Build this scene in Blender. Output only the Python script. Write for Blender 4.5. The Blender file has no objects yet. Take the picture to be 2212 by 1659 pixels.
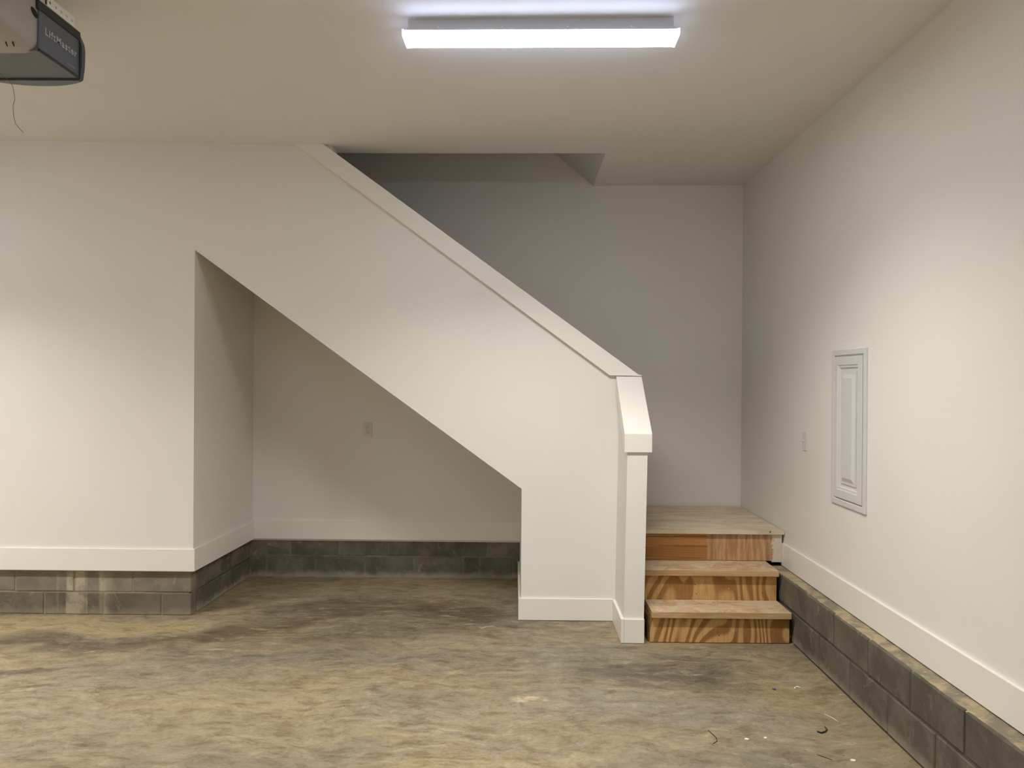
import bpy, bmesh, math, random
from mathutils import Vector, Matrix

random.seed(7)
S = bpy.context.scene
COL = S.collection

# ------------------------------------------------------------------ camera
CAM_H, YAW, PITCH, ROLL, FPX = 1.6222, -0.0096, -0.0034, 0.0071, 1645.57
cd = bpy.data.cameras.new('camera'); cam = bpy.data.objects.new('camera', cd); COL.objects.link(cam)
cd.sensor_fit = 'HORIZONTAL'; cd.sensor_width = 36.0; cd.lens = FPX / 2212.0 * 36.0
cd.clip_start = 0.05; cd.clip_end = 60
fwd = Vector((math.sin(YAW) * math.cos(PITCH), math.cos(YAW) * math.cos(PITCH), math.sin(PITCH)))
rgt = Vector((math.cos(YAW), -math.sin(YAW), 0)); upv = rgt.cross(fwd)
r2 = rgt * math.cos(ROLL) + upv * math.sin(ROLL); u2 = -rgt * math.sin(ROLL) + upv * math.cos(ROLL)
cam.matrix_world = Matrix(((r2.x, u2.x, -fwd.x, 0), (r2.y, u2.y, -fwd.y, 0), (r2.z, u2.z, -fwd.z, CAM_H), (0, 0, 0, 1)))
S.camera = cam

# ------------------------------------------------------------------ world, exposure, lamp levels
w = bpy.data.worlds.new('world'); S.world = w; w.use_nodes = True
w.node_tree.nodes['Background'].inputs[0].default_value = (0.05, 0.05, 0.055, 1)
w.node_tree.nodes['Background'].inputs[1].default_value = 0.2
S.view_settings.view_transform = 'Standard'; S.view_settings.look = 'None'
S.view_settings.exposure = -0.10; S.view_settings.gamma = 1.0
S.view_settings.use_curve_mapping = False
LAMP_GLOW, LAMP_PANEL, LAMP_WATTS = 30.0, 44.0, 44.0     # strip lights: glow of the diffuser and light thrown down through it
LAMP_COLOR = (1.0, 0.965, 0.93)
GLOW_COLOR = (0.60, 0.70, 1.0)
LAMP_SPREAD = 126.0                     # degrees; the prismatic lens cuts off flat angles

# ------------------------------------------------------------------ dimensions (metres)
YF, YB, ZC, XR, XB = 5.18, 6.25, 3.234, 1.819, 1.718
XL, YREAR = -5.6, -3.4
WT = 0.14                        # stair wall thickness
HX0, HX1, HY0 = -3.2, 0.592, 5.352   # opening in the ceiling

# ------------------------------------------------------------------ helpers
OFF = {}
def lin(r, g, b):
    f = lambda c: (c / 255 / 12.92) if c / 255 <= 0.04045 else ((c / 255 + 0.055) / 1.055) ** 2.4
    return (f(r), f(g), f(b), 1.0)

def tag(o, label=None, cat=None, group=None, kind=None):
    if label: o['label'] = label
    if cat: o['category'] = cat
    if group: o['group'] = group
    if kind: o['kind'] = kind
    return o

def empty(name, loc, label, cat, group=None, rz=0.0):
    o = bpy.data.objects.new(name, None); COL.objects.link(o)
    o.location = loc; o.rotation_euler = (0, 0, rz); o.empty_display_size = 0.05
    OFF[o] = Vector(loc)
    return tag(o, label, cat, group)

def obj(name, bm, mat, parent=None, local=False, smooth=False):
    """link a bmesh as one mesh object; its vertices are in world space unless local"""
    off = OFF.get(parent, Vector((0, 0, 0))) if parent is not None else Vector((0, 0, 0))
    if not local and off.length > 0:
        bmesh.ops.translate(bm, verts=bm.verts, vec=-off)
    bmesh.ops.recalc_face_normals(bm, faces=bm.faces)
    me = bpy.data.meshes.new(name); bm.to_mesh(me); bm.free()
    if smooth:
        for p in me.polygons: p.use_smooth = True
    me.materials.append(mat)
    o = bpy.data.objects.new(name, me); COL.objects.link(o)
    if parent is not None:
        o.parent = parent; OFF[o] = off
    return o

def box(x0, x1, y0, y1, z0, z1, bev=0.0, seg=1, bm=None):
    b = bmesh.new()
    bmesh.ops.create_cube(b, size=1.0)
    for v in b.verts:
        v.co = Vector(((x0 + x1) / 2 + v.co.x * (x1 - x0), (y0 + y1) / 2 + v.co.y * (y1 - y0), (z0 + z1) / 2 + v.co.z * (z1 - z0)))
    if bev > 0:
        bmesh.ops.bevel(b, geom=b.edges[:], offset=bev, segments=seg, affect='EDGES', profile=0.5)
    if bm is None: return b
    me = bpy.data.meshes.new('tmp'); b.to_mesh(me); b.free(); bm.from_mesh(me); bpy.data.meshes.remove(me)
    return bm

def prism(poly, axis, a, b_, bm=None, bev=0.0):
    """extrude a 2D polygon; axis 'Y': poly in (x,z), 'X': poly in (y,z), 'Z': poly in (x,y)"""
    b = bm or bmesh.new()
    def P(p, t):
        return {'Y': (p[0], t, p[1]), 'X': (t, p[0], p[1]), 'Z': (p[0], p[1], t)}[axis]
    A = [b.verts.new(P(p, a)) for p in poly]; B = [b.verts.new(P(p, b_)) for p in poly]
    n = len(poly)
    b.faces.new(A); b.faces.new(B[::-1])
    for i in range(n): b.faces.new((A[i], B[i], B[(i + 1) % n], A[(i + 1) % n]))
    if bev > 0: bmesh.ops.bevel(b, geom=b.edges[:], offset=bev, segments=1, affect='EDGES')
    return b

def tube(pts, r, n=8, bm=None, taper=None):
    b = bm or bmesh.new()
    pts = [Vector(p) for p in pts]; rings = []
    for i, p in enumerate(pts):
        d = (pts[min(i + 1, len(pts) - 1)] - pts[max(i - 1, 0)]).normalized()
        a = d.cross(Vector((0, 0, 1)) if abs(d.z) < 0.9 else Vector((1, 0, 0))).normalized(); c = d.cross(a)
        rr = r * (taper[i] if taper else 1)
        rings.append([b.verts.new(p + (a * math.cos(t) + c * math.sin(t)) * rr) for t in [2 * math.pi * k / n for k in range(n)]])
    for R, Q in zip(rings, rings[1:]):
        for k in range(n): b.faces.new((R[k], R[(k + 1) % n], Q[(k + 1) % n], Q[k]))
    b.faces.new(rings[0][::-1]); b.faces.new(rings[-1])
    return b

def cyl(c, axis, r, h, n=16, bev=0.0):
    b = bmesh.new()
    bmesh.ops.create_cone(b, cap_ends=True, segments=n, radius1=r, radius2=r, depth=h)
    if bev > 0:
        bmesh.ops.bevel(b, geom=[e for e in b.edges if len(e.link_faces) == 2 and any(len(f.verts) > 4 for f in e.link_faces)], offset=bev, segments=2, affect='EDGES')
    R = {'X': Matrix.Rotation(math.pi / 2, 4, 'Y'), 'Y': Matrix.Rotation(math.pi / 2, 4, 'X'), 'Z': Matrix.Identity(4)}[axis]
    bmesh.ops.transform(b, matrix=Matrix.Translation(c) @ R, verts=b.verts)
    return b

# ------------------------------------------------------------------ node helpers
class NT:
    def __init__(s, name, rough=0.6, spec=0.3):
        s.m = bpy.data.materials.new(name); s.m.use_nodes = True
        s.t = s.m.node_tree; s.b = s.t.nodes['Principled BSDF']
        s.b.inputs['Roughness'].default_value = rough; s.b.inputs['Specular IOR Level'].default_value = spec
    def n(s, typ, **k):
        nd = s.t.nodes.new(typ)
        for a, v in k.items(): setattr(nd, a, v)
        return nd
    def put(s, sock, v):
        if isinstance(v, bpy.types.NodeSocket): s.t.links.new(v, sock)
        else: sock.default_value = v
    def pos(s):
        return s.n('ShaderNodeNewGeometry').outputs['Position']
    def objc(s):
        return s.n('ShaderNodeTexCoord').outputs['Object']
    def rnd(s):
        return s.n('ShaderNodeObjectInfo').outputs['Random']
    def vm(s, op, a, b=None, scale=None):
        nd = s.n('ShaderNodeVectorMath', operation=op); s.put(nd.inputs[0], a)
        if b is not None: s.put(nd.inputs[1], b)
        if scale is not None: s.put(nd.inputs['Scale'], scale)
        return nd.outputs['Value'] if op in ('LENGTH', 'DISTANCE', 'DOT_PRODUCT') else nd.outputs[0]
    def ma(s, op, a, b=0.0, c=None, clamp=False):
        nd = s.n('ShaderNodeMath', operation=op, use_clamp=clamp); s.put(nd.inputs[0], a); s.put(nd.inputs[1], b)
        if c is not None: s.put(nd.inputs[2], c)
        return nd.outputs[0]
    def noise(s, vec, scale, detail=4, rough=0.55, dist=0.0, color=False):
        nd = s.n('ShaderNodeTexNoise'); s.put(nd.inputs['Vector'], vec)
        nd.inputs['Scale'].default_value = scale; nd.inputs['Detail'].default_value = detail
        nd.inputs['Roughness'].default_value = rough; nd.inputs['Distortion'].default_value = dist
        return nd.outputs['Color'] if color else nd.outputs[0]
    def mp(s, v, a, b, c=0.0, d=1.0, smooth=True):
        nd = s.n('ShaderNodeMapRange', interpolation_type='SMOOTHSTEP' if smooth else 'LINEAR')
        s.put(nd.inputs[0], v)
        for i, x in enumerate((a, b, c, d)): nd.inputs[i + 1].default_value = x
        return nd.outputs[0]
    def mix(s, fac, a, b, mode='MIX'):
        nd = s.n('ShaderNodeMix', data_type='RGBA', blend_type=mode); nd.clamp_factor = True
        s.put(nd.inputs[0], fac); s.put(nd.inputs[6], a); s.put(nd.inputs[7], b)
        return nd.outputs[2]
    def xyz(s, v):
        nd = s.n('ShaderNodeSeparateXYZ'); s.put(nd.inputs[0], v); return nd.outputs
    def comb(s, x, y, z):
        nd = s.n('ShaderNodeCombineXYZ')
        for i, q in enumerate((x, y, z)): s.put(nd.inputs[i], q)
        return nd.outputs[0]
    def bump(s, h, strength=0.2, dist=0.01):
        nd = s.n('ShaderNodeBump'); nd.inputs['Strength'].default_value = strength; nd.inputs['Distance'].default_value = dist
        s.put(nd.inputs['Height'], h); s.t.links.new(nd.outputs[0], s.b.inputs['Normal'])
    def col(s, c): s.put(s.b.inputs['Base Color'], c); return s.m

def paint(name, c, rough=0.55, spec=0.3, bump=0.04, scale=140):
    q = NT(name, rough, spec); p = q.pos()
    n1 = q.noise(p, 1.3, 3); 
    cc = q.mix(q.mp(n1, 0.3, 0.7), c, tuple(v * 0.975 for v in c[:3]) + (1,))
    if bump: q.bump(q.noise(p, scale, 2), bump, 0.002)
    return q.col(cc)

M = {}
M['wall'] = paint('wall_paint', (0.81, 0.782, 0.72, 1), 0.62, 0.25, 0.05)
M['ceiling'] = paint('ceiling_paint', (0.82, 0.80, 0.77, 1), 0.85, 0.1, 0.05)
M['trim'] = paint('trim_paint', (0.85, 0.815, 0.745, 1), 0.38, 0.35, 0.0)
M['plate'] = paint('white_plastic', (0.70, 0.665, 0.62, 1), 0.35, 0.4, 0.0)
M['slot'] = paint('socket_slot', (0.03, 0.028, 0.025, 1), 0.7, 0.2, 0.0)
M['panel'] = paint('panel_paint', (0.68, 0.67, 0.635, 1), 0.4, 0.35, 0.0)
M['screw'] = paint('painted_screw', (0.72, 0.70, 0.66, 1), 0.35, 0.5, 0.0)
M['lampmetal'] = paint('lamp_white_metal', (0.72, 0.73, 0.76, 1), 0.35, 0.45, 0.0)
M['wire'] = paint('antenna_wire', (0.20, 0.155, 0.11, 1), 0.6, 0.3, 0.0)
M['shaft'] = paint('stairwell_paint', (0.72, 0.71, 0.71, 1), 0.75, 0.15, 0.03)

def emit(name, color, strength):
    q = NT(name, 0.4, 0.3)
    q.b.inputs['Base Color'].default_value = (0.85, 0.86, 0.9, 1)
    q.b.inputs['Emission Color'].default_value = color + (1,)
    q.b.inputs['Emission Strength'].default_value = strength
    return q.m
M['endcap'] = emit('lit_end_cap', GLOW_COLOR, 4.0)
M['diffuser'] = emit('lit_diffuser', GLOW_COLOR, LAMP_GLOW)
M['lens'] = emit('lit_lens', (0.93, 0.955, 1.0), LAMP_PANEL)

# --- concrete floor
def floor_mat():
    q = NT('concrete_floor', 0.55, 0.35); p = q.pos()
    wv = q.vm('SUBTRACT', q.noise(p, 1.6, 4, 0.6, color=True), (0.5, 0.5, 0.5))
    wv2 = q.vm('SUBTRACT', q.noise(p, 7.0, 3, 0.6, color=True), (0.5, 0.5, 0.5))
    pw = q.vm('ADD', q.vm('ADD', p, q.vm('SCALE', wv, scale=0.55)), q.vm('SCALE', wv2, scale=0.10))
    pm = q.vm('ADD', p, q.vm('SCALE', wv, scale=0.30))
    st = q.vm('MULTIPLY', pw, (0.8, 1.7, 1.0))
    c = q.mix(q.mp(q.noise(st, 1.1, 5, 0.6, 0.4), 0.36, 0.64), lin(182, 166, 132), lin(160, 151, 130))
    c = q.mix(q.mp(q.noise(st, 0.6, 3, 0.5), 0.52, 0.72), c, lin(196, 180, 146))
    def blob(cx, cy, rx, ry, ang, color, amt, soft=0.55):
        nonlocal c
        ca, sa = math.cos(math.radians(ang)), math.sin(math.radians(ang))
        d = q.vm('SUBTRACT', pw, (cx, cy, 0))
        u = q.ma('DIVIDE', q.vm('DOT_PRODUCT', d, (ca, sa, 0)), rx)
        v = q.ma('DIVIDE', q.vm('DOT_PRODUCT', d, (-sa, ca, 0)), ry)
        L = q.vm('LENGTH', q.comb(u, v, 0.0))
        c = q.mix(q.mp(L, 1.0 + soft * 0.5, 1.0 - soft, 0.0, amt), c, color)
    DK, DKB, LT, OC = lin(117, 111, 97), lin(122, 109, 88), lin(206, 190, 154), lin(176, 160, 122)
    blob(-2.5, 3.7, 1.7, 0.75, 5, lin(200, 186, 156), 0.45, 0.9)          # brighter left side of the slab, light painted into its colour
    blob(-3.0, 4.98, 1.3, 0.20, 1, lin(205, 186, 146), 0.75, 0.5)      # pale strip along the block wall
    blob(-2.03, 5.2, 0.35, 0.16, 40, LT, 0.6)
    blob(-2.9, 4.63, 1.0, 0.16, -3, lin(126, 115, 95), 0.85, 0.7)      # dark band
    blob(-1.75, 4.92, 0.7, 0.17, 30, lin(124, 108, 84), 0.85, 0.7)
    blob(-1.1, 5.38, 0.85, 0.24, 5, DKB, 0.8, 0.8)                     # darker floor of the niche
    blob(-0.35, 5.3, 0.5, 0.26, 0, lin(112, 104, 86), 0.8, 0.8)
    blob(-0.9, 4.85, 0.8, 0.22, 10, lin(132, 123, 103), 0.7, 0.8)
    blob(-0.52, 4.76, 0.36, 0.10, 3, lin(176, 167, 143), 0.75, 0.5)    # smooth pale patch
    blob(-0.6, 5.75, 0.25, 0.10, 20, lin(178, 168, 148), 0.7, 0.8)
    blob(-0.05, 5.4, 0.10, 0.35, -20, lin(184, 178, 162), 0.6, 0.8)
    blob(1.0, 4.22, 0.40, 0.28, -15, DK, 0.85, 0.8)                    # grey patch before the steps
    blob(0.55, 4.22, 0.42, 0.17, 0, lin(124, 118, 105), 0.75, 0.8)
    blob(0.35, 4.62, 0.5, 0.14, 0, lin(156, 150, 132), 0.7, 0.8)
    blob(0.6, 3.85, 0.6, 0.17, -8, lin(164, 157, 138), 0.75, 0.8)
    blob(1.42, 3.95, 0.16, 0.62, 8, OC, 0.7, 0.8)                      # ochre streak by the kerb
    blob(-0.1, 4.05, 0.55, 0.22, 0, lin(172, 158, 126), 0.6, 0.8)
    blob(0.35, 3.5, 0.55, 0.20, 0, lin(164, 149, 118), 0.6, 0.9)
    blob(1.15, 3.3, 0.45, 0.22, 20, lin(150, 143, 126), 0.7, 0.8)
    blob(-0.5, 4.42, 0.95, 0.22, 4, lin(146, 141, 130), 0.65, 0.8)       # greyer, smoother concrete mid-floor
    blob(0.75, 3.72, 0.75, 0.2, -6, lin(160, 153, 140), 0.6, 0.8)
    blob(-1.5, 4.35, 0.5, 0.14, 8, lin(150, 143, 130), 0.6, 0.8)
    blob(-2.75, 4.22, 0.34, 0.05, 4, DKB, 0.75, 0.8)
    blob(-1.9, 4.1, 0.7, 0.24, 10, lin(172, 161, 138), 0.5, 0.8)
    blob(-1.4, 3.45, 0.8, 0.22, 5, lin(182, 168, 138), 0.5, 0.8)
    for (cx, cy, rx, ry) in ((-2.54, 3.92, 0.075, 0.022), (-1.77, 4.55, 0.05, 0.014), (-2.556, 4.553, 0.05, 0.012), (0.10, 3.845, 0.07, 0.03), (-2.2, 4.72, 0.06, 0.016), (-0.25, 5.0, 0.05, 0.02)):
        blob(cx, cy, rx, ry, 5, lin(226, 212, 176), 0.85, 0.5)
    # trowel streaks and grain
    sk = q.noise(q.vm('MULTIPLY', pm, (1.4, 5.0, 1)), 2.0, 8, 0.68, 0.4)
    c = q.mix(q.mp(sk, 0.30, 0.50, 0.55, 0.0), c, q.mix(1.0, c, (0.62, 0.58, 0.52, 1), 'MULTIPLY'))
    c = q.mix(q.mp(sk, 0.54, 0.72, 0.0, 0.55), c, lin(205, 192, 162))
    sk2 = q.noise(q.vm('MULTIPLY', pm, (3.0, 9.0, 1)), 2.4, 7, 0.7, 0.2)
    c = q.mix(q.mp(sk2, 0.36, 0.46, 0.42, 0.0), c, q.mix(1.0, c, (0.66, 0.62, 0.56, 1), 'MULTIPLY'))
    mb = q.noise(q.vm('MULTIPLY', pm, (1.0, 2.2, 1)), 7, 9, 0.72, 0.25)
    c = q.mix(q.mp(mb, 0.34, 0.54, 0.85, 0.0), c, q.mix(1.0, c, (0.60, 0.54, 0.46, 1), 'MULTIPLY'))
    c = q.mix(q.mp(mb, 0.54, 0.70, 0.0, 0.6), c, lin(212, 196, 160))
    gr = q.noise(p, 60, 5, 0.75)
    c = q.mix(q.mp(gr, 0.30, 0.66, 0.45, 0.0), c, q.mix(1.0, c, (0.62, 0.58, 0.52, 1), 'MULTIPLY'))
    m3 = q.noise(q.vm('MULTIPLY', pm, (1.0, 1.5, 1)), 24, 8, 0.75, 0.1)
    c = q.mix(q.mp(m3, 0.36, 0.52, 0.45, 0.0), c, q.mix(1.0, c, (0.68, 0.62, 0.55, 1), 'MULTIPLY'))
    c = q.mix(q.mp(m3, 0.58, 0.70, 0.0, 0.35), c, lin(216, 202, 172))
    sp = q.noise(p, 34, 2, 0.5)
    c = q.mix(q.mp(sp, 0.70, 0.76, 0.0, 0.6), c, lin(92, 82, 62))
    q.put(q.b.inputs['Roughness'], q.mp(sk, 0.3, 0.7, 0.62, 0.44))
    q.bump(q.ma('ADD', q.ma('MULTIPLY', sk, 1.0), q.ma('MULTIPLY', gr, 0.25)), 0.25, 0.006)
    c = q.mix(1.0, c, (0.745, 0.735, 0.72, 1), 'MULTIPLY')
    return q.col(c)
M['floor'] = floor_mat()

# --- concrete block, mortar
def block_mat(name, base, dark, light, eff=0.5, smear=0.0):
    q = NT(name, 0.9, 0.15); p = q.pos(); r = q.rnd()
    pp = q.vm('ADD', p, q.comb(q.ma('MULTIPLY', r, 7.0), q.ma('MULTIPLY', r, 3.0), 0.0))
    n1 = q.noise(pp, 4.5, 5, 0.65, 0.3)
    c = q.mix(q.mp(n1, 0.34, 0.66), base, dark)
    c = q.mix(q.ma('MULTIPLY', q.mp(r, 0.0, 1.0), 0.5), c, q.mix(1.0, c, (0.78, 0.78, 0.78, 1), 'MULTIPLY'))
    z = q.xyz(p)
    low = q.mp(q.ma('ADD', z[2], q.ma('MULTIPLY', q.noise(p, 9, 4), 0.10)), 0.115, 0.05, 0.0, eff)   # efflorescence creeping up from the slab
    c = q.mix(low, c, light)
    n2 = q.noise(q.vm('MULTIPLY', pp, (1.0, 1.0, 0.7)), 11, 6, 0.75, 0.6)
    c = q.mix(q.mp(n2, 0.56, 0.72, 0.0, 0.75 * eff + 0.1), c, light)
    n3 = q.noise(q.vm('MULTIPLY', pp, (1.0, 1.0, 0.45)), 30, 6, 0.78, 0.8)
    c = q.mix(q.ma('MULTIPLY', q.mp(n3, 0.60, 0.70, 0.0, 0.8 * eff), q.mp(n1, 0.42, 0.56)), c, light)
    if smear:
        sx = q.noise(q.vm('MULTIPLY', p, (1.0, 1.0, 0.04)), 9.0, 3, 0.5)
        win = q.mp(q.ma('ABSOLUTE', q.ma('ADD', z[0], 3.02)), 0.26, 0.14, 0.0, 1.0)
        c = q.mix(q.ma('MULTIPLY', q.mp(sx, 0.46, 0.54), q.ma('MULTIPLY', q.ma('MULTIPLY', win, smear), q.mp(q.noise(p, 14, 5, 0.7), 0.3, 0.6, 0.25, 1.0))), c, light)
    g = q.noise(p, 130, 3, 0.7)
    c = q.mix(q.mp(g, 0.3, 0.7, 0.22, 0.0), c, dark)
    q.bump(q.ma('ADD', g, q.ma('MULTIPLY', n2, 0.8)), 0.45, 0.004)
    return q.col(c)
M['block_r'] = block_mat('grey_block', lin(116, 110, 97), lin(94, 88, 76), lin(172, 162, 140), 0.55)
M['block_l'] = block_mat('pale_grey_block', lin(152, 144, 128), lin(126, 119, 105), lin(190, 180, 156), 0.4, 0.85)
M['block_l2'] = block_mat('grey_block_low', lin(126, 118, 104), lin(104, 97, 85), lin(184, 174, 150), 0.35, 0.75)
M['block_n'] = block_mat('damp_block', lin(124, 117, 103), lin(96, 90, 78), lin(184, 178, 164), 0.6)
M['mortar_r'] = block_mat('mortar_dark', lin(104, 98, 86), lin(82, 76, 66), lin(160, 150, 130), 0.5)
M['mortar_l'] = block_mat('mortar_pale', lin(170, 160, 138), lin(140, 132, 114), lin(192, 182, 160), 0.4)
M['mortar_n'] = block_mat('mortar_niche', lin(140, 132, 116), lin(104, 98, 86), lin(190, 182, 164), 0.5)
def cap_mat():
    q = NT('mortar_topping', 0.9, 0.15); p = q.pos()
    c = q.mix(q.mp(q.noise(p, 7, 5, 0.65, 0.5), 0.38, 0.6), lin(176, 160, 126), lin(132, 124, 106))
    c = q.mix(q.mp(q.noise(p, 23, 4, 0.7), 0.62, 0.72, 0, 0.8), c, lin(206, 198, 178))
    q.bump(q.noise(p, 60, 4, 0.7), 0.5, 0.006)
    return q.col(c)
M['cap'] = cap_mat()

# --- wood
def ply_mat(name, light, dark, seed, vert=True, scale=1.0, dust=0.0):
    q = NT(name, 0.6, 0.25); p = q.vm('ADD', q.pos(), (seed, seed * 0.7, seed * 0.3))
    x = q.xyz(p)
    if vert: f = q.comb(x[0], x[1], q.ma('MULTIPLY', x[2], 0.33))
    else: f = q.comb(q.ma('MULTIPLY', x[0], 0.10), x[1], q.ma('MULTIPLY', x[2], 1.3))
    fld = q.noise(f, 2.3 * scale, 2, 0.35, 0.25)
    band = q.ma('FRACT', q.ma('MULTIPLY', fld, 17.0 if vert else 13.0))
    b2 = q.ma('MULTIPLY', q.mp(band, 0.34, 0.60), q.mp(band, 1.0, 0.92))
    c = q.mix(b2, light, dark)
    fib = q.noise(q.vm('MULTIPLY', p, (160, 160, 7) if vert else (5, 120, 160)), 1.0, 3, 0.6)
    c = q.mix(q.mp(fib, 0.3, 0.65, 0.5, 0.0), c, q.mix(1.0, c, (0.68, 0.62, 0.54, 1), 'MULTIPLY'))
    c = q.mix(q.mp(q.noise(p, 5, 4, 0.6), 0.5, 0.75, 0, 0.35), c, lin(160, 132, 96))
    # nail heads and drips of wall paint
    c = q.mix(q.mp(q.noise(p, 26, 1, 0.4), 0.755, 0.775, 0, 0.85), c, lin(206, 192, 164))
    q.bump(fib, 0.12, 0.003)
    return q.col(c)
M['ply1'] = ply_mat('plywood_riser_low', lin(207, 167, 110), lin(152, 110, 60), 3.1)
M['ply2'] = ply_mat('plywood_riser_mid', lin(204, 164, 108), lin(158, 115, 64), 11.7)

def tread_mat():
    q = NT('dusty_tread', 0.7, 0.2); p = q.pos()
    st = q.vm('MULTIPLY', p, (0.5, 3.0, 3.0))
    c = q.mix(q.mp(q.noise(st, 3.0, 5, 0.6, 0.4), 0.36, 0.64), lin(206, 174, 134), lin(172, 137, 95))
    nz = q.xyz(q.n('ShaderNodeNewGeometry').outputs['Normal'])[2]
    d = q.ma('MULTIPLY', q.mp(nz, 0.5, 0.9), q.mp(q.noise(p, 9, 6, 0.7, 0.5), 0.38, 0.62, 0.05, 0.9))
    c = q.mix(d, c, lin(214, 195, 165))                     # plaster dust lies on the top face
    fb = q.noise(q.vm('MULTIPLY', p, (4, 90, 110)), 1.0, 3, 0.6)
    c = q.mix(q.mp(fb, 0.32, 0.62, 0.42, 0.0), c, q.mix(1.0, c, (0.66, 0.58, 0.48, 1), 'MULTIPLY'))
    c = q.mix(q.mp(q.noise(p, 22, 2, 0.5), 0.70, 0.74, 0, 0.8), c, lin(216, 204, 180))
    q.bump(fb, 0.1, 0.003)
    return q.col(c)
M['tread'] = tread_mat()

def deck_mat():
    q = NT('dusty_subfloor', 0.8, 0.2); p = q.pos()
    st = q.vm('MULTIPLY', p, (0.7, 2.4, 1.0))
    c = q.mix(q.mp(q.noise(st, 3.2, 6, 0.66, 0.5), 0.34, 0.66), lin(226, 212, 186), lin(202, 185, 155))
    c = q.mix(q.mp(q.noise(st, 8, 5, 0.7), 0.60, 0.78, 0, 0.6), c, lin(196, 188, 170))
    c = q.mix(q.mp(q.noise(p, 26, 2, 0.5), 0.69, 0.735, 0, 0.8), c, lin(86, 72, 52))
    return q.col(c)
M['deck'] = deck_mat()

def rim_mat():
    q = NT('rim_joist_wood', 0.65, 0.2); p = q.pos(); x = q.xyz(p)
    f = q.comb(q.ma('MULTIPLY', x[0], 0.08), x[1], q.ma('MULTIPLY', x[2], 2.2))
    band = q.ma('FRACT', q.ma('MULTIPLY', q.noise(f, 3.0, 2, 0.4, 0.15), 46.0))
    c1 = q.mix(q.ma('MULTIPLY', q.mp(band, 0.0, 0.7), q.mp(band, 1.0, 0.85)), lin(198, 150, 94), lin(156, 106, 58))
    c1 = q.mix(q.mp(q.ma('ADD', x[2], q.ma('MULTIPLY', q.noise(p, 3, 2), 0.02)), 0.524, 0.514, 0.0, 0.35), c1, lin(124, 82, 44))
    vs = q.noise(q.vm('MULTIPLY', p, (1.0, 1.0, 0.10)), 42, 4, 0.65)
    c2 = q.mix(q.mp(vs, 0.35, 0.65), lin(202, 164, 124), lin(166, 126, 90))
    c2 = q.mix(q.mp(q.noise(q.vm('MULTIPLY', p, (1, 1, 0.3)), 30, 5, 0.7), 0.62, 0.74, 0, 0.7), c2, lin(206, 188, 158))
    seam = q.mp(q.ma('ADD', x[0], q.ma('MULTIPLY', q.noise(p, 40, 3), 0.02)), 1.30, 1.32)
    c = q.mix(seam, c1, c2)
    sm = q.mp(q.ma('ABSOLUTE', q.ma('SUBTRACT', x[0], 1.335)), 0.04, 0.01, 0, 0.4)
    c = q.mix(sm, c, lin(112, 76, 42))
    # wall paint brushed over the end next to the wall and along the deck edge
    edge = q.ma('ADD', x[0], q.ma('MULTIPLY', q.ma('SUBTRACT', q.noise(p, 22, 5, 0.75), 0.5), 0.14))
    c = q.mix(q.mp(edge, 1.735, 1.75), c, lin(214, 204, 184))
    te = q.ma('ADD', x[2], q.ma('MULTIPLY', q.ma('SUBTRACT', q.noise(p, 18, 5, 0.75), 0.5), 0.03))
    c = q.mix(q.mp(te, 0.588, 0.596, 0, 0.75), c, lin(192, 178, 150))
    q.bump(vs, 0.1, 0.003)
    return q.col(c)
M['rim'] = rim_mat()
M['rawwood'] = ply_mat('stringer_wood', lin(120, 88, 52), lin(84, 58, 32), 5.3, False)

# --- opener plastics and metals
M['chassis'] = paint('charcoal_steel', lin(98, 104, 118), 0.42, 0.45, 0.05, 300)
M['underside'] = paint('grey_underside', lin(108, 110, 116), 0.5, 0.4, 0.03, 200)
M['black'] = paint('black_plastic', lin(46, 47, 50), 0.4, 0.4, 0.0)
M['endcover'] = paint('dark_end_cover', lin(80, 88, 97), 0.35, 0.45, 0.0)
M['bowl'] = paint('grey_light_cover', lin(176, 170, 164), 0.45, 0.4, 0.0)
M['logo'] = paint('grey_print', lin(190, 193, 200), 0.5, 0.3, 0.0)
q = NT('galvanised_strip', 0.32, 0.6); q.b.inputs['Metallic'].default_value = 0.25
M['galv'] = q.col(lin(250, 250, 250))
M['strap'] = paint('dark_strap', lin(64, 58, 50), 0.5, 0.4, 0.0)

# ================================================================== THE SETTING
def struct(name, bm, mat, label, cat):
    o = obj(name, bm, mat); return tag(o, label, cat, kind='structure')

# floor
b = bmesh.new()
vs = [b.verts.new(p) for p in ((XL - .2, YREAR - .2, 0), (XR + .2, YREAR - .2, 0), (XR + .2, YB + .2, 0), (XL - .2, YB + .2, 0))]
b.faces.new(vs)
struct('floor', b, M['floor'], 'mottled tan and grey concrete garage floor slab', 'floor')

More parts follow.
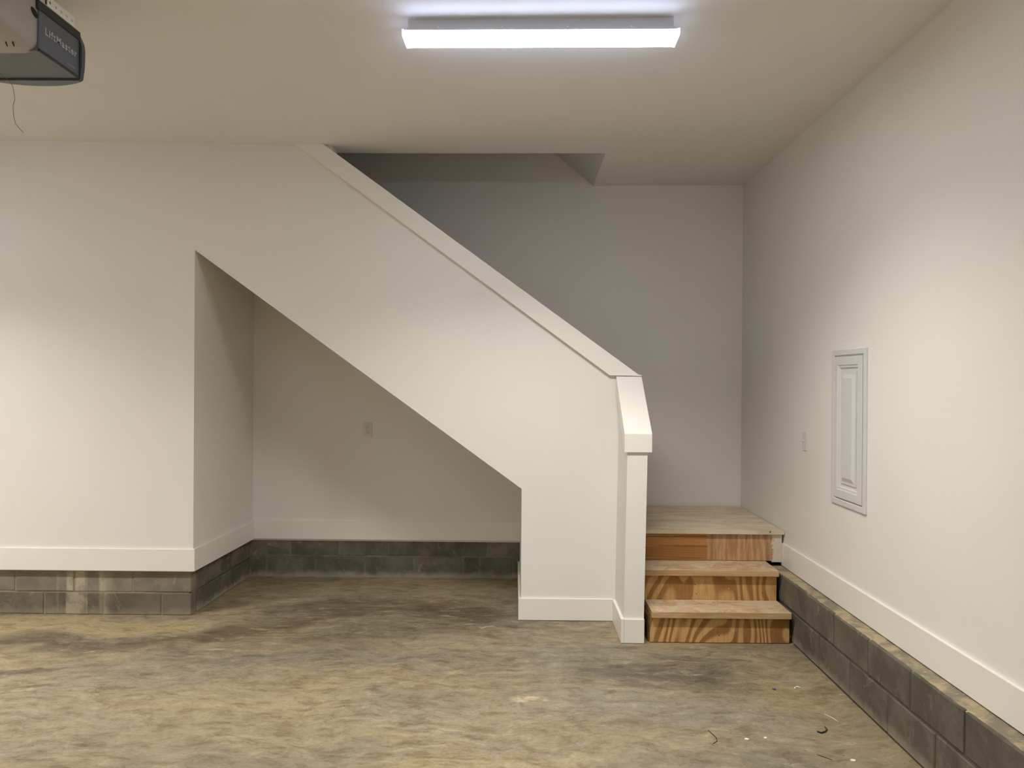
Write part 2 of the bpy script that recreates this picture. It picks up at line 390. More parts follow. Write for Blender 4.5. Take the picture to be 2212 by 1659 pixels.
# ceiling: plasterboard with a slight sag, open over the stairs
def sag(x):
    pts = [(-5.6, .012), (-3.56, .012), (-1.6, -.015), (-0.6, -.014), (0.6, -.008), (1.3, .003), (2.1, .006)]
    for (a, za), (c, zb) in zip(pts, pts[1:]):
        if a <= x <= c: return za + (zb - za) * (x - a) / (c - a)
    return 0
xs = sorted([XL - .15, -4.6, -3.56, HX0, -2.6, -1.6, -1.1, -0.6, 0.0, HX1, 0.95, 1.3, XR + .15])
ys = [YREAR - .15, 0, 2.5, 4.0, YF + .02, HY0, YB + .1]
b = bmesh.new(); grid = {}
for i, x in enumerate(xs):
    for j, y in enumerate(ys): grid[i, j] = b.verts.new((x, y, ZC + sag(x)))
for i in range(len(xs) - 1):
    for j in range(len(ys) - 1):
        if ys[j] >= HY0 - 1e-6 and xs[i] >= HX0 - 1e-6 and xs[i + 1] <= HX1 + 1e-6: continue
        b.faces.new((grid[i, j], grid[i, j + 1], grid[i + 1, j + 1], grid[i + 1, j]))
for v in [v for v in b.verts if not v.link_faces]: b.verts.remove(v)
ce = obj('ceiling', b, M['ceiling'])
for p in ce.data.polygons: p.use_smooth = True
tag(ce, 'smooth off-white ceiling with a dark opening over the stairs', 'ceiling', kind='structure')

# stairwell above the ceiling: front cheek, sloping soffit, far end, lid
b = bmesh.new()
box(HX0 - .1, HX1 + .12, HY0 - .1, HY0, ZC + .03, 5.7, bm=b)
me_z = ZC + sag(HX1)
prism([(HX1, me_z - .001), (HX1 + .12, me_z + .04), (-2.2, me_z + .10 + .854 * (HX1 + 2.2)), (-2.2, me_z + .854 * (HX1 + 2.2))], 'Y', HY0, YB + .02, bm=b)
box(HX0 - .1, HX0, HY0, YB, ZC + .03, 5.7, bm=b)
box(HX0, -2.1, HY0, YB, 5.6, 5.7, bm=b)
struct('wall_stairwell', b, M['shaft'], 'shadowed stairwell walls and sloping soffit above the ceiling opening', 'wall')

# back wall (niche and stair landing share it), running up into the stairwell
struct('wall_back', box(-3.4, XR + .1, YB, YB + .1, 0.30, 5.7), M['wall'], 'shaded off-white wall behind the stairs and the niche', 'wall')
# right wall
struct('wall_right', box(XR, XR + .12, YREAR, YB + .1, 0.372, ZC + .05), M['wall'], 'bare off-white side wall running towards the camera', 'wall')
struct('wall_left', box(XL - .12, XL, YREAR, YB, 0.0, ZC + .05), M['wall'], 'far garage wall outside the picture', 'wall')
struct('wall_rear', box(XL - .12, XR + .12, YREAR - .12, YREAR, 0.0, ZC + .05), M['wall'], 'garage wall behind the camera', 'wall')

# stair wall: full height on the left, stepped round the niche, sloping along the stairs
SL = -0.729
def captop(x): return 1.669 + SL * (x - 0.805)
xtop = 0.805 + (ZC - 0.04 - 1.669) / SL
poly = [(XL, 0.305), (-2.22, 0.305), (-2.22, 2.504), (0.021, 0.892), (0.021, 0.0), (0.795, 0.0), (0.795, captop(0.795) - .03),
        (xtop, ZC - .07), (xtop, ZC + .01), (XL, ZC + .03)]
b = prism(poly, 'Y', YF, YF + WT)
struct('wall_stair', b, M['wall'], 'off-white wall with a triangular niche cut below the sloping stairs', 'wall')
# niche: skewed left cheek, sloping soffit under the flight, right cheek
b = bmesh.new()
prism([(-2.22, YF + .01), (-2.187, YB + .02), (-2.32, YB + .02), (-2.32, YF + .01)], 'Z', 0.305, 2.52, bm=b)
prism([(-2.25, 2.504 + .0225), (0.021, 0.892), (0.10, 0.95), (-2.25, 2.66)], 'Y', YF + .02, YB + .02, bm=b)
prism([(0.021, YF + .03), (0.014, YB + .02), (0.12, YB + .02), (0.12, YF + .03)], 'Z', 0.0, 0.93, bm=b)
struct('wall_niche', b, M['wall'], 'inner cheeks and sloping soffit of the niche under the stairs', 'wall')

# low return wall beside the steps, leaning a touch, with a sloping top
b = prism([(YF + .02, 0.0), (YF + .02, 1.60), (4.742, 1.235), (4.742, 0.0)], 'X', 0.658, 0.783)
for v in b.verts: v.co.x += 0.015 * v.co.z
struct('wall_return', b, M['wall'], 'short white return wall ending beside the wooden steps', 'wall')

# caps
capL = (-1.497 + .0, 3.207)
def capbot(x): return 1.667 + (-0.731) * (x - 0.61)
xa = 0.61 + (ZC + .0 - 1.667) / -0.731; xb_ = 0.805 + (ZC + .0 - 1.669) / SL
b = prism([(xa, ZC - .012), (0.61, 1.667), (0.826, 1.664), (0.826, 1.672), (0.805, 1.672), (xb_, ZC - .012)], 'Y', YF - .030, YF + WT + .022, bev=0.0015)
tag(obj('trim_1', b, M['trim']), 'long sloping white cap on top of the stair wall', 'trim', kind='structure')
b = prism([(YF - .02, 1.662), (4.727, 1.303), (4.727, 1.187), (YF - .02, 1.546)], 'X', 0.655, 0.8265, bev=0.0015)
tag(obj('trim_2', b, M['trim']), 'short steep white cap on the return wall beside the steps', 'trim', kind='structure')

# baseboards
BT = 0.015
def base(name, bm, label): return tag(obj(name, bm, M['trim']), label, 'baseboard', kind='structure')
base('baseboard_left', box(XL, -2.204, YF - BT, YF + .002, 0.3115, 0.4615, .0012), 'white baseboard above the block course left of the niche')
b = prism([(-2.2195, YF - BT + .001), (-2.204, YF - BT + .001), (-2.171, YB - BT), (-2.1875, YB - BT)], 'Z', 0.3115, 0.464, bev=.0012)
base('baseboard_niche', b, 'white baseboard along the left cheek of the niche')
base('baseboard_back', box(-2.172, 0.019, YB - BT, YB + .002, 0.3145, 0.467, .0012), 'shaded white baseboard along the back of the niche')
base('baseboard_middle', box(0.004, 0.6435, YF - BT, YF + .002, 0.003, 0.150, .0012), 'white floor-level baseboard on the stair wall right of the niche')
base('baseboard_inner', prism([(0.004, YF + .004), (0.0195, YF + .004), (0.0135, YB - .02), (-0.002, YB - .02)], 'Z', 0.003, 0.150, bev=.0012), 'thin white baseboard on the right cheek of the niche')
base('baseboard_return', box(0.642, 0.6605, 4.727, YF - BT - .001, 0.003, 0.151, .0012), 'white baseboard on the left side of the return wall')
base('baseboard_end', box(0.6615, 0.7865, 4.727, 4.7425, 0.003, 0.151, .0012), 'white baseboard on the narrow end of the return wall')
base('baseboard_right', box(XR - BT, XR + .002, YREAR, 5.235, 0.3775, 0.5295, .0012), 'white baseboard running along the side wall above the block kerb')

# ------------------------------------------------------------------ concrete block courses
def block_mesh(lx, ly, lz, seed):
    rr = random.Random(seed)
    b = box(-lx / 2, lx / 2, -ly / 2, ly / 2, -lz / 2, lz / 2, 0.004, 1)
    for v in b.verts: v.co += Vector((rr.uniform(-1, 1), rr.uniform(-1, 1), rr.uniform(-1, 1))) * 0.0012
    return b
MESH = {}
def block(parent, cx, cy, cz, L, H, D, mat, along, rz=0.0, var=0):
    key = (round(L, 3), round(H, 3), round(D, 3), mat.name, along, var % 3)
    if key not in MESH:
        bb = block_mesh(L if along == 'X' else D, D if along == 'X' else L, H, hash(key[:3]) % 1000 + var)
        me = bpy.data.meshes.new('concrete_block'); bb.to_mesh(me); bb.free(); me.materials.append(mat); MESH[key] = me
    o = bpy.data.objects.new('concrete_block', MESH[key]); COL.objects.link(o)
    o.parent = parent; o.location = (cx, cy, cz); o.rotation_euler = (0, 0, rz)
    return o
J = 0.010
# right: two courses running towards the camera
ZT = 0.370
wr = struct('wall_base_right', box(XB + .006, XR + .1, YREAR, YB, 0.0, ZT - .008), M['mortar_r'], 'low grey concrete block kerb under the side wall', 'wall')
jt = [4.563 + .406 * k for k in range(-7, 5)]
jl = [4.360 + .406 * k for k in range(-7, 5)]
for k, (a, c) in enumerate(zip(jt, jt[1:])):
    block(wr, XB + .045 + random.uniform(0, .003), (a + c) / 2, (ZT + .197) / 2, c - a - J, ZT - .197 - .004, .09, M['block_r'], 'Y', var=k)
for k, (a, c) in enumerate(zip(jl, jl[1:])):
    block(wr, XB + .045 + random.uniform(0, .003), (a + c) / 2, .0935, c - a - J, .187 - .004, .09, M['block_r'], 'Y', var=k + 1)
# mortar topping on the kerb ledge, with a ragged front edge
b = bmesh.new(); n = 120; y0, y1 = 1.6, 5.24; rr = random.Random(3)
A, B, C, Dn = [], [], [], []
for i in range(n + 1):
    y = y0 + (y1 - y0) * i / n
    e = XB + .004 + abs(math.sin(y * 3.1) * .006) + rr.uniform(0, .006)
    A.append(b.verts.new((e, y, ZT - .006))); B.append(b.verts.new((e + .012, y, ZT + .001 + rr.uniform(-.001, .001))))
    C.append(b.verts.new((XR + .05, y, ZT + .002))); Dn.append(b.verts.new((XR + .05, y, ZT - .006)))
for i in range(n):
    for P, Q in ((A, B), (B, C), (C, Dn), (Dn, A)): b.faces.new((P[i], P[i + 1], Q[i + 1], Q[i]))
b.faces.new((A[0], B[0], C[0], Dn[0])); b.faces.new((Dn[-1], C[-1], B[-1], A[-1]))
o = obj('mortar_topping', b, M['cap'], wr); o['label'] = 'pale mortar bed on the kerb ledge'

obj('floor_joint', box(XB - .003, XB + .012, YREAR, 4.75, 0.0, .002), M['strap'], wr)

# left: two courses under the front wall, to the corner of the niche
XC, YK = -2.238, 5.202
wl = struct('wall_base_left', box(XL, XC - .02, YK + .006, YK + .12, 0.0, 0.312), M['mortar_l'], 'grey concrete block base under the wall left of the niche', 'wall')
for k in range(7):
    a, c = (-2.444 - .406 * (k - 1), -2.444 - .406 * k)
    if k == 0: a, c = XC, -2.444
    block(wl, (a + c) / 2, YK + .045, .0755, abs(a - c) - J, .147, .09, M['block_l2'], 'X', var=k)
    a, c = (XC - .406 * k, XC - .406 * (k + 1))
    block(wl, (a + c) / 2, YK + .045 + .002 * (k % 2), (.158 + .311) / 2, abs(a - c) - J, .311 - .158 - .002, .09, M['block_l'], 'X', var=k + 2)
# niche left cheek
ang = math.atan2(0.033, YB - YF)
wn = struct('wall_base_niche', prism([(-2.246, YF + .05), (-2.214, YB), (-2.30, YB), (-2.33, YF + .05)], 'Z', 0, 0.312), M['mortar_n'], 'short concrete block base under the left cheek of the niche', 'wall')
def sx(y): return XC + 0.033 * (y - YK) / (YB - YK)
for (ya, yc, z0, z1, k) in ((5.283, 5.569, .002, .149, 0), (5.569, 5.975, .002, .149, 1), (5.975, 6.245, .002, .149, 2),
                            (5.283, 5.475, .158, .311, 1), (5.475, 5.882, .158, .311, 2), (5.882, 6.245, .158, .311, 0)):
    ym = (ya + yc) / 2
    block(wn, sx(ym) - .0445, ym, (z0 + z1) / 2, yc - ya - J, z1 - z0, .09, M['block_n'], 'Y', rz=-ang, var=k)
# niche back
wb = struct('wall_base_back', box(-2.3, 0.05, YB + .010, YB + .1, 0.0, 0.315), M['mortar_n'], 'damp concrete block base along the back of the niche', 'wall')
def course(js, z0, z1, lo, hi, v):
    js = [j for j in js if lo < j < hi]; js = [lo] + js + [hi]
    for k, (a, c) in enumerate(zip(js, js[1:])):
        block(wb, (a + c) / 2, YB + .052 + random.uniform(0, .004), (z0 + z1) / 2, c - a - J, z1 - z0, .09, M['block_n'], 'X', var=k + v)
course([-1.472 + .406 * k for k in range(-3, 5)], .180, .314, -2.205, 0.012, 0)
course([-1.262 + .406 * k for k in range(-3, 5)], .002, .172, -2.205, 0.012, 1)

# ================================================================== STEPS AND LANDING
land = empty('stair_landing', (1.3, 5.22, 0.60), 'dusty bare plywood landing at the top of the wooden steps', 'landing')
b = box(0.80, XR - .006, 5.205, YB - .016, 0.590, 0.613, .001)
obj('deck', b, M['deck'], land)
o = obj('rim_board', box(0.80, XR - .012, 5.232, 5.27, 0.405, 0.589, .001), M['rim'], land); o['label'] = 'brown framing board smeared with white paint at one end'
o = obj('end_block', box(1.735, XR - .016, 5.226, 5.25, 0.398, 0.589, .001), M['rim'], land); o['label'] = 'paint-smeared wooden end block'
obj('support_frame', box(0.83, 1.69, 5.28, 5.32, 0.0, 0.589), M['rawwood'], land)
steps = empty('wooden_steps', (1.26, 4.75, 0.0), 'two unfinished brown wooden steps between the return wall and the block kerb', 'steps')
obj('riser', box(0.826, 1.692, 4.752, 4.771, 0.004, 0.161, .0008), M['ply1'], steps)
t = obj('tread', box(0.832, 1.695, 4.722, 4.993, 0.162, 0.201, .002), M['tread'], steps)
obj('riser', box(0.812, 1.692, 4.995, 5.013, 0.1, 0.364, .0008), M['ply2'], steps)
obj('tread', box(0.806, 1.695, 4.958, 5.230, 0.365, 0.404, .002), M['tread'], steps)
for x in (0.815, 1.655):
    poly = [(4.772, 0.0), (4.772, 0.160), (4.992, 0.160), (5.014, 0.160), (5.014, 0.363), (5.228, 0.363), (5.228, 0.0)]
    obj('stringer', prism(poly, 'X', x, x + .034), M['rawwood'], steps)
obj('foot_block', box(1.696, 1.7155, 4.775, 4.86, 0.002, 0.045), M['rawwood'], steps)
# small nail heads in the lower riser
for (x, z) in ((1.255, .05), (0.9, .09), (1.60, .12)):
    obj('nail', cyl((x, 4.7515, z), 'Y', .0032, .002, 10), M['black'], steps)
for (x, z) in ((1.16, .30), (1.17, .24), (1.60, .25)):
    obj('nail', cyl((x, 4.9945, z), 'Y', .0032, .002, 10), M['black'], steps)
# upper flight, climbing behind the stair wall into the stairwell
fl = empty('upper_flight', (0.74, 5.8, 0.613), 'upper flight of stairs hidden behind the sloping stair wall', 'stairs')
for k in range(13):
    x = 0.74 - .263 * k; z = 0.613 + .19 * (k + 1)
    obj('tread', box(x - .29, x + .02, HY0 + .006, YB - .006, z - .03, z), M['tread'], fl)
    obj('riser', box(x - .018, x, HY0 + .006, YB - .006, z - .19, z - .031), M['ply2'], fl)

# ================================================================== STRIP LIGHTS
def strip_light(x, y, label, rz, gain=1.0):
    zc = ZC + sag(x)
    e = empty('ceiling_light', (x, y, zc), label, 'light fixture', None, rz); dm = M['diffuser']
    L = 0.606
    def loc(b): return b
    # profile y,z local; near side is -y
    obj('channel', box(-L + .02, L - .02, -.036, .036, -.046, .004, .002), M['lampmetal'], e, local=True)
    obj('lip', box(-L + .012, L - .012, -.052, .052, -.062, -.046, .003), M['lampmetal'], e, local=True)
    prof = [(-.066, -.064), (.066, -.064), (.067, -.074), (.062, -.086), (-.062, -.086), (-.067, -.074)]
    b = prism(prof, 'X', -L + .008, L - .008)
    o = obj('diffuser', b, dm, e, local=True); o['label'] = 'glowing white diffuser'
    o.data.materials.append(M['lens']); o.data.materials.append(M['lampmetal'])
    for pl in o.data.polygons:
        if pl.normal.z < -0.9: pl.material_index = 1
        elif pl.normal.z > 0.9: pl.material_index = 2
    for s in (-1, 1):
        pf = [(-.069, -.061), (.069, -.061), (.0705, -.074), (.064, -.088), (-.064, -.088), (-.0705, -.074)]
        bb = prism(pf, 'X', s * (L - .0075), s * (L + .0005)); obj('end_cap', bb, M['endcap'], e, local=True)
    for sx_ in (-.45, -.17, .12, .40):
        obj('screw', cyl((sx_, -.038, -.040), 'Y', .004, .004, 10), M['galv'], e, local=True)
    ld = bpy.data.lights.new('lamp_tube', 'AREA'); ld.shape = 'RECTANGLE'; ld.size = 2 * L - .03; ld.size_y = .118
    ld.energy = LAMP_WATTS * gain; ld.color = LAMP_COLOR; ld.spread = math.radians(LAMP_SPREAD)
    lo = bpy.data.objects.new('lamp_tube', ld); COL.objects.link(lo); lo.parent = e; lo.location = (0, 0, -.0875)
    return e
strip_light(0.082, 3.398, 'long glowing white strip light on the ceiling above the stairs', math.radians(-0.9))
strip_light(-4.1, 3.3, 'second strip light, added to brighten the left side, on the ceiling beyond the left edge of the photo', 0.0, 1.4)  # added lamp out of view, lifts the left wall, floor and ceiling
strip_light(0.08, -0.8, 'third strip light, added for fill, on the ceiling behind the camera', 0.0, 1.0)  # added unseen lamp, gives the room more bounced light
strip_light(-4.1, -0.8, 'fourth strip light, added for fill, on the ceiling far behind the camera to the left', 0.0, 1.0)  # also added out of view, raises the ambient level

# ================================================================== OPENER
op = empty('garage_door_opener', (-2.04, 3.06, 2.885), 'charcoal garage door opener hanging from the ceiling at the left', 'door opener')
X0, X1, Y0, Y1, Z0, Z1 = -2.225, -1.862, 2.925, 3.195, 2.885, 3.045
ch = obj('chassis', box(X0, X1, Y0, Y1, Z0 + .004, Z1, .004, 2), M['chassis'], op)
o = obj('bottom_plate', box(X0 + .008, X1 - .004, Y0, Y1 - .002, Z0 - .001, Z0 + .006, .001), M['underside'], ch); o['label'] = 'grey metal underside'
obj('bottom_flange', box(X1 - .006, X1 + .002, Y0, Y1, Z0 - .002, Z0 + .010, .0015), M['black'], ch)
obj('top_lid', box(X0 - .002, X1 + .003, Y0 - .01, Y1 + .004, Z1 - .002, Z1 + .035, .004, 2), M['black'], op)
# far end cover with a bulging face
b = bmesh.new(); n = 20; rows = []
for (inset, z, yy) in ((.010, Z0 - .010, .80), (.0, Z0 - .002, 1.0), (-.006, Z0 + .05, 1.08), (-.008, Z0 + .12, 1.08), (-.004, Z1 - .01, 1.0), (.012, Z1 + .028, .72)):
    row = [b.verts.new((X0 - .004 + inset, Y1 - .002, z))]
    for i in range(n + 1):
        u = -1 + 2 * i / n
        hw = (X1 - X0) / 2 + .006 - inset
        row.append(b.verts.new(((X0 + X1) / 2 + hw * u, Y1 + (.018 + .055 * (1 - abs(u) ** 2.4)) * yy, z)))
    row.append(b.verts.new((X1 + .004 - inset, Y1 - .002, z))); rows.append(row)
for R, Q in zip(rows, rows[1:]):
    for i in range(len(R)): b.faces.new((R[i], R[(i + 1) % len(R)], Q[(i + 1) % len(R)], Q[i]))
b.faces.new(rows[0][::-1]); b.faces.new(rows[-1])
obj('end_cover', b, M['endcover'], op)
# dark seam between chassis and end cover
obj('seam', box(X0 - .003, X1 + .0035, Y1 - .004, Y1 - .0005, Z0 - .003, Z1 + .02, .001), M['slot'], op)
# near light cover: a rounded bowl of grey plastic
b = bmesh.new(); NA = 28; rings = []
def sq(t, e=0.28):
    c, s = math.cos(t), math.sin(t)
    return (math.copysign(abs(c) ** e, c), math.copysign(abs(s) ** e, s))
cx, cz = (X0 + X1) / 2 - .002, (Z0 + 3.115) / 2 - .004
hw, hh = (X1 - X0) / 2 - .004, (3.115 - Z0) / 2 + .002
for k in range(9):
    f = k / 8; y = Y0 + .012 - .23 * f
    s = 1.0 - 0.32 * f ** 2.6; sz = 1.0 - 0.30 * f ** 2.2
    rings.append([b.verts.new((cx + hw * s * sq(2 * math.pi * i / NA)[0], y, cz + .02 * f + hh * sz * sq(2 * math.pi * i / NA)[1])) for i in range(NA)])
for R, Q in zip(rings, rings[1:]):
    for i in range(NA): b.faces.new((R[i], R[(i + 1) % NA], Q[(i + 1) % NA], Q[i]))
b.faces.new(rings[0][::-1]); b.faces.new(rings[-1])
lc = obj('light_cover', b, M['bowl'], op, smooth=True); lc['label'] = 'pale grey plastic light cover'
for dx in (0.0, -.026):
    bb = box(-.0015, .0015, -.016, .016, -.004, .004, .001)
    bmesh.ops.transform(bb, matrix=Matrix.Translation((-1.926 + dx, 2.872, 2.887)) @ Matrix.Rotation(math.radians(25), 4, 'Z'), verts=bb.verts)
    obj('vent_slot', bb, M['slot'], lc)
bb = bmesh.new(); bmesh.ops.create_uvsphere(bb, u_segments=20, v_segments=12, radius=1.0)
bmesh.ops.transform(bb, matrix=Matrix.Translation((X1 - .007, 2.905, 3.022)) @ Matrix.Rotation(math.radians(-40), 4, 'X') @ Matrix.Diagonal((.008, .022, .012, 1)), verts=bb.verts)
obj('lens_recess', bb, M['slot'], lc, smooth=True)
# perforated galvanised angle on the lid and the strap to the ceiling
def perforated(name, parent, mat, cells, size_a, size_b, r, P, thick):
    """strip of square cells with an octagonal hole each; P(a, b, t) -> world point"""
    b = bmesh.new(); N8 = 12
    for i in range(cells):
        a0 = i * size_a; ca, cb = a0 + size_a / 2, size_b / 2
        for t in (0, 1): pass
        outer, inner = [[], []], [[], []]
        for t in (0, 1):
            for k in range(N8):
                th = 2 * math.pi * k / N8 + math.pi / N8
                c, s = math.cos(th), math.sin(th); m = max(abs(c), abs(s))
                outer[t].append(b.verts.new(P(ca + c / m * size_a / 2, cb + s / m * size_b / 2, t * thick)))
                inner[t].append(b.verts.new(P(ca + c * r, cb + s * r, t * thick)))
        for k in range(N8):
            j = (k + 1) % N8
            for t in (0, 1): b.faces.new((outer[t][k], outer[t][j], inner[t][j], inner[t][k]))
            b.faces.new((inner[0][k], inner[0][j], inner[1][j], inner[1][k]))
            b.faces.new((outer[0][k], outer[0][j], outer[1][j], outer[1][k]))
    bmesh.ops.remove_doubles(b, verts=b.verts, dist=1e-5)
    return obj(name, b, mat, parent)
br = perforated('mounting_angle', op, M['galv'], 5, .036, .040, .0065, lambda a, bb_, t: (X1 + .003 - t, 2.972 + a, 3.081 + bb_), .003)
br['label'] = 'perforated bright galvanised angle strip'
obj('angle_foot', box(X1 - .035, X1, 2.972, 3.152, 3.079, 3.083), M['galv'], op)
st = perforated('hanging_strap', op, M['strap'], 4, .034, .032, .007, lambda a, bb_, t: (X1 - .012 - t, 2.985 + bb_, 3.095 + a), .003)
obj('strap_plate', box(X1 - .04, X1 + .02, 2.98, 3.022, ZC - .025, ZC - .012), M['strap'], op)
perforated('hanging_strap', op, M['strap'], 4, .034, .032, .007, lambda a, bb_, t: (X0 + .02 - t, 2.985 + bb_, 3.095 + a), .003)
# lettering on the side
def lettering(name, text, x, y0, z0, length, height, parent, mat, off=0.0):
    cu = bpy.data.curves.new(name, 'FONT'); cu.body = text; cu.size = 1.0; cu.offset = off; cu.extrude = 0.0; cu.resolution_u = 3; cu.space_character = 1.22
    tmp = bpy.data.objects.new('tmp_text', cu); COL.objects.link(tmp)
    bpy.context.view_layer.update()
    me0 = bpy.data.meshes.new_from_object(tmp.evaluated_get(bpy.context.evaluated_depsgraph_get()))
    bpy.data.objects.remove(tmp)
    b = bmesh.new(); b.from_mesh(me0); bpy.data.meshes.remove(me0); bpy.data.curves.remove(cu)
    xs_ = [v.co.x for v in b.verts]; ys_ = [v.co.y for v in b.verts]
    sxx = length / (max(xs_) - min(xs_)); syy = height / (max(ys_) - min(ys_)); mx, my = min(xs_), min(ys_)
    for v in b.verts: v.co = Vector((x, y0 + (v.co.x - mx) * sxx, z0 + (v.co.y - my) * syy))
    o = obj(name, b, mat, parent); return o
o = lettering('lettering', 'LiftMaster', X1 + .0012, 2.962, 2.963, .212, .030, ch, M['logo'], 0.032); o['label'] = 'grey printed maker name'
o = lettering('small_lettering', 'Security+', X1 + .0012, 3.108, 2.908, .052, .010, ch, M['logo'], 0.008)
# aerial wire
pts = [(-2.150, 3.10, 2.880), (-2.150, 3.17, 2.872), (-2.149, 3.20, 2.856), (-2.141, 3.20, 2.821), (-2.139, 3.20, 2.797), (-2.146, 3.20, 2.768), (-2.145, 3.20, 2.745), (-2.142, 3.20, 2.723), (-2.134, 3.20, 2.694), (-2.118, 3.20, 2.676), (-2.102, 3.20, 2.659)]
o = obj('aerial_wire', tube(pts, .0011, 6), M['wire'], op); o['label'] = 'thin brown dangling wire'

# ================================================================== OUTLETS, SWITCH, PANEL
def plate_bm(wd, ht, d=.0065):
    return box(-wd / 2, wd / 2, -d, 0.0, -ht / 2, ht / 2, .0022, 2)
def outlet(x, y, z, label):
    e = empty('electrical_outlet', (x, y, z), label, 'outlet', 'wall outlets')
    obj('cover_plate', plate_bm(.072, .116), M['plate'], e, local=True)
    for zz in (.0225, -.0225):
        f = obj('receptacle', box(-.0165, .0165, -.0085, -.005, zz - .0185, zz + .0185, .003, 2), M['plate'], e, local=True)
        for xx in (-.0065, .0065):
            obj('slot', box(xx - .0012, xx + .0012, -.0089, -.0080, zz + .002, zz + .010), M['slot'], f, local=True)
        obj('ground_hole', cyl((0, -.0086, zz - .007), 'Y', .0032, .0008, 12), M['slot'], f, local=True)
    obj('screw', cyl((0, -.0065, .048), 'Y', .0028, .002, 10), M['screw'], e, local=True)
    obj('screw', cyl((0, -.0065, -.048), 'Y', .0028, .002, 10), M['screw'], e, local=True)
outlet(-1.2435, YB, 1.218, 'white double power outlet on the shaded back wall of the niche')
outlet(-3.590, YF, 1.199, 'white power outlet cut off by the left edge of the photo')

sw = empty('light_switch', (XR, 4.857, 1.256), 'white toggle light switch on the side wall left of the panel door', 'switch', rz=-math.pi / 2)
obj('cover_plate', plate_bm(.072, .118), M['plate'], sw, local=True)
obj('collar', box(-.006, .006, -.0075, -.005, -.013, .013, .001), M['plate'], sw, local=True)
bb = box(-.0042, .0042, -.020, 0, -.0045, .0045, .0012)
bmesh.ops.transform(bb, matrix=Matrix.Translation((0, -.004, .001)) @ Matrix.Rotation(math.radians(-25), 4, 'X'), verts=bb.verts)
obj('toggle', bb, M['plate'], sw, local=True)
for zz in (.030, -.030): obj('screw', cyl((0, -.0065, zz), 'Y', .0028, .002, 10), M['screw'], sw, local=True)

# raised-panel access door on the side wall; local x runs towards the camera
pn = empty('breaker_box', (XR, 4.209, 1.3765), 'tall white raised-panel breaker door set in the side wall', 'panel', rz=-math.pi / 2)
def rect_loft(levels, close=True):
    """levels: (half width, half height, y) rectangles joined in turn, last one filled"""
    b = bmesh.new(); rows = []
    for (hw_, hh_, y) in levels:
        rows.append([b.verts.new(p) for p in ((-hw_, y, -hh_), (hw_, y, -hh_), (hw_, y, hh_), (-hw_, y, hh_))])
    for R, Q in zip(rows, rows[1:]):
        for i in range(4): b.faces.new((R[i], R[(i + 1) % 4], Q[(i + 1) % 4], Q[i]))
    if close: b.faces.new(rows[-1])
    return b
HW, HH = .218, .437
obj('frame', rect_loft([(HW, HH, .001), (HW, HH, -.009), (HW - .002, HH - .002, -.012), (HW - .029, HH - .029, -.012), (HW - .033, HH - .033, -.008), (HW - .033, HH - .033, .004)], False), M['panel'], pn, local=True)
dw, dh = HW - .040, HH - .040
door = obj('door', rect_loft([(dw, dh, .003), (dw, dh, -.012), (dw - .003, dh - .003, -.015), (dw - .046, dh - .046, -.015), (dw - .051, dh - .051, -.010), (dw - .060, dh - .060, -.010), (dw - .066, dh - .066, -.001), (dw - .080, dh - .080, -.001)]), M['panel'], pn, local=True)
rp = rect_loft([(dw - .084, dh - .084, 0), (dw - .084, dh - .084, -.006), (dw - .098, dh - .098, -.006), (dw - .120, dh - .120, -.015)])
obj('raised_panel', rp, M['panel'], door, local=True)

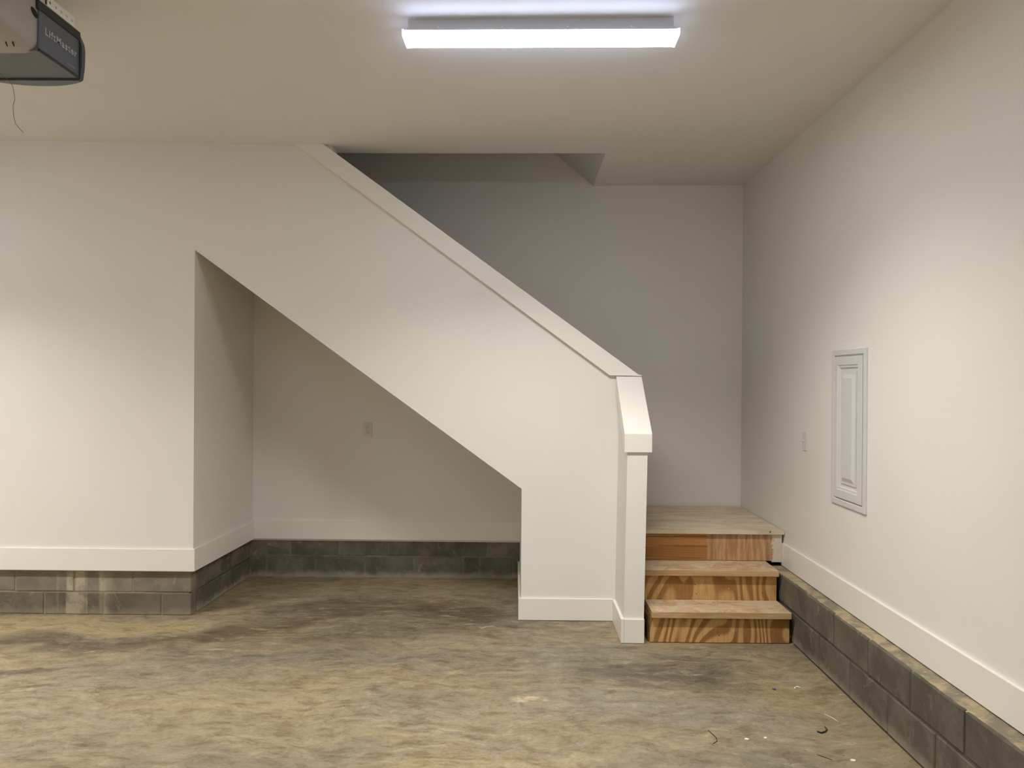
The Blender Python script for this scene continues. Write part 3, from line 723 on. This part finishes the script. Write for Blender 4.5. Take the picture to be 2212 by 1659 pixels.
# ================================================================== SCRAPS ON THE FLOOR
dk = paint('scrap_dark', lin(44, 38, 30), 0.6, 0.3, 0.0); wh = paint('scrap_white', lin(232, 226, 208), 0.6, 0.3, 0.0)
bl = paint('scrap_blue', lin(58, 66, 112), 0.5, 0.3, 0.0); tn = paint('scrap_tan', lin(190, 168, 130), 0.6, 0.3, 0.0)
def scrap(name, pts, r, mat, label, cat, taper=None):
    z = r
    o = obj(name, tube([(x, y, z + dz) for x, y, dz in pts], r, 7, taper=taper), mat); tag(o, label, cat, 'scraps on the floor')
scrap('wire_scrap', [(1.397, 3.552, 0), (1.413, 3.540, 0), (1.436, 3.553, .001), (1.452, 3.572, .002), (1.449, 3.594, .004)], .0035, dk, 'dark bent scrap of wire near the block kerb', 'wire', [1, 1.2, .8, .7, .6])
scrap('wire_scrap', [(.892, 3.556, 0), (.902, 3.520, .001), (.910, 3.480, .001), (.907, 3.450, 0), (.883, 3.426, 0)], .0016, dk, 'thin curved dark wire lying in mid floor', 'wire')
scrap('plastic_sliver', [(1.508, 3.745, 0), (1.528, 3.706, .001), (1.540, 3.665, 0)], .0018, wh, 'thin white sliver beside the block kerb', 'scrap', [.6, 1, .5])
scrap('plastic_curl', [(1.472, 4.048, 0), (1.478, 4.062, .003), (1.492, 4.069, .004), (1.507, 4.060, .002)], .0028, wh, 'small white plastic curl right of the blue fleck', 'scrap')
scrap('wood_splinter', [(1.312, 3.336, 0), (1.336, 3.312, 0), (1.360, 3.288, 0)], .0016, dk, 'straight dark splinter nearest the bottom edge of the photo', 'splinter', [.6, 1, .6])
def chip(name, x, y, s, mat, label, seed):
    rr = random.Random(seed); n_ = 7
    p = [(x + s * rr.uniform(.7, 1.2) * math.cos(2 * math.pi * i / n_), y + s * rr.uniform(.6, 1.1) * math.sin(2 * math.pi * i / n_)) for i in range(n_)]
    tag(obj(name, prism(p, 'Z', 0.0002, .0045), mat), label, 'chip', 'scraps on the floor')
chip('plastic_chip', 1.362, 4.041, .010, bl, 'tiny blue plastic fleck on the floor below the steps', 1)
chip('plaster_chip', 1.046, 3.470, .010, wh, 'small white plaster chip right of the thin curved wire', 2)
chip('plaster_chip', 1.135, 3.485, .009, wh, 'flat white plaster crumb in the grey floor patch', 3)
chip('plaster_chip', 1.449, 3.285, .012, wh, 'white plaster chip nearest the kerb at the bottom of the photo', 4)
chip('wood_chip', 1.684, 3.972, .010, tn, 'tan wood chip touching the foot of the block kerb', 5)
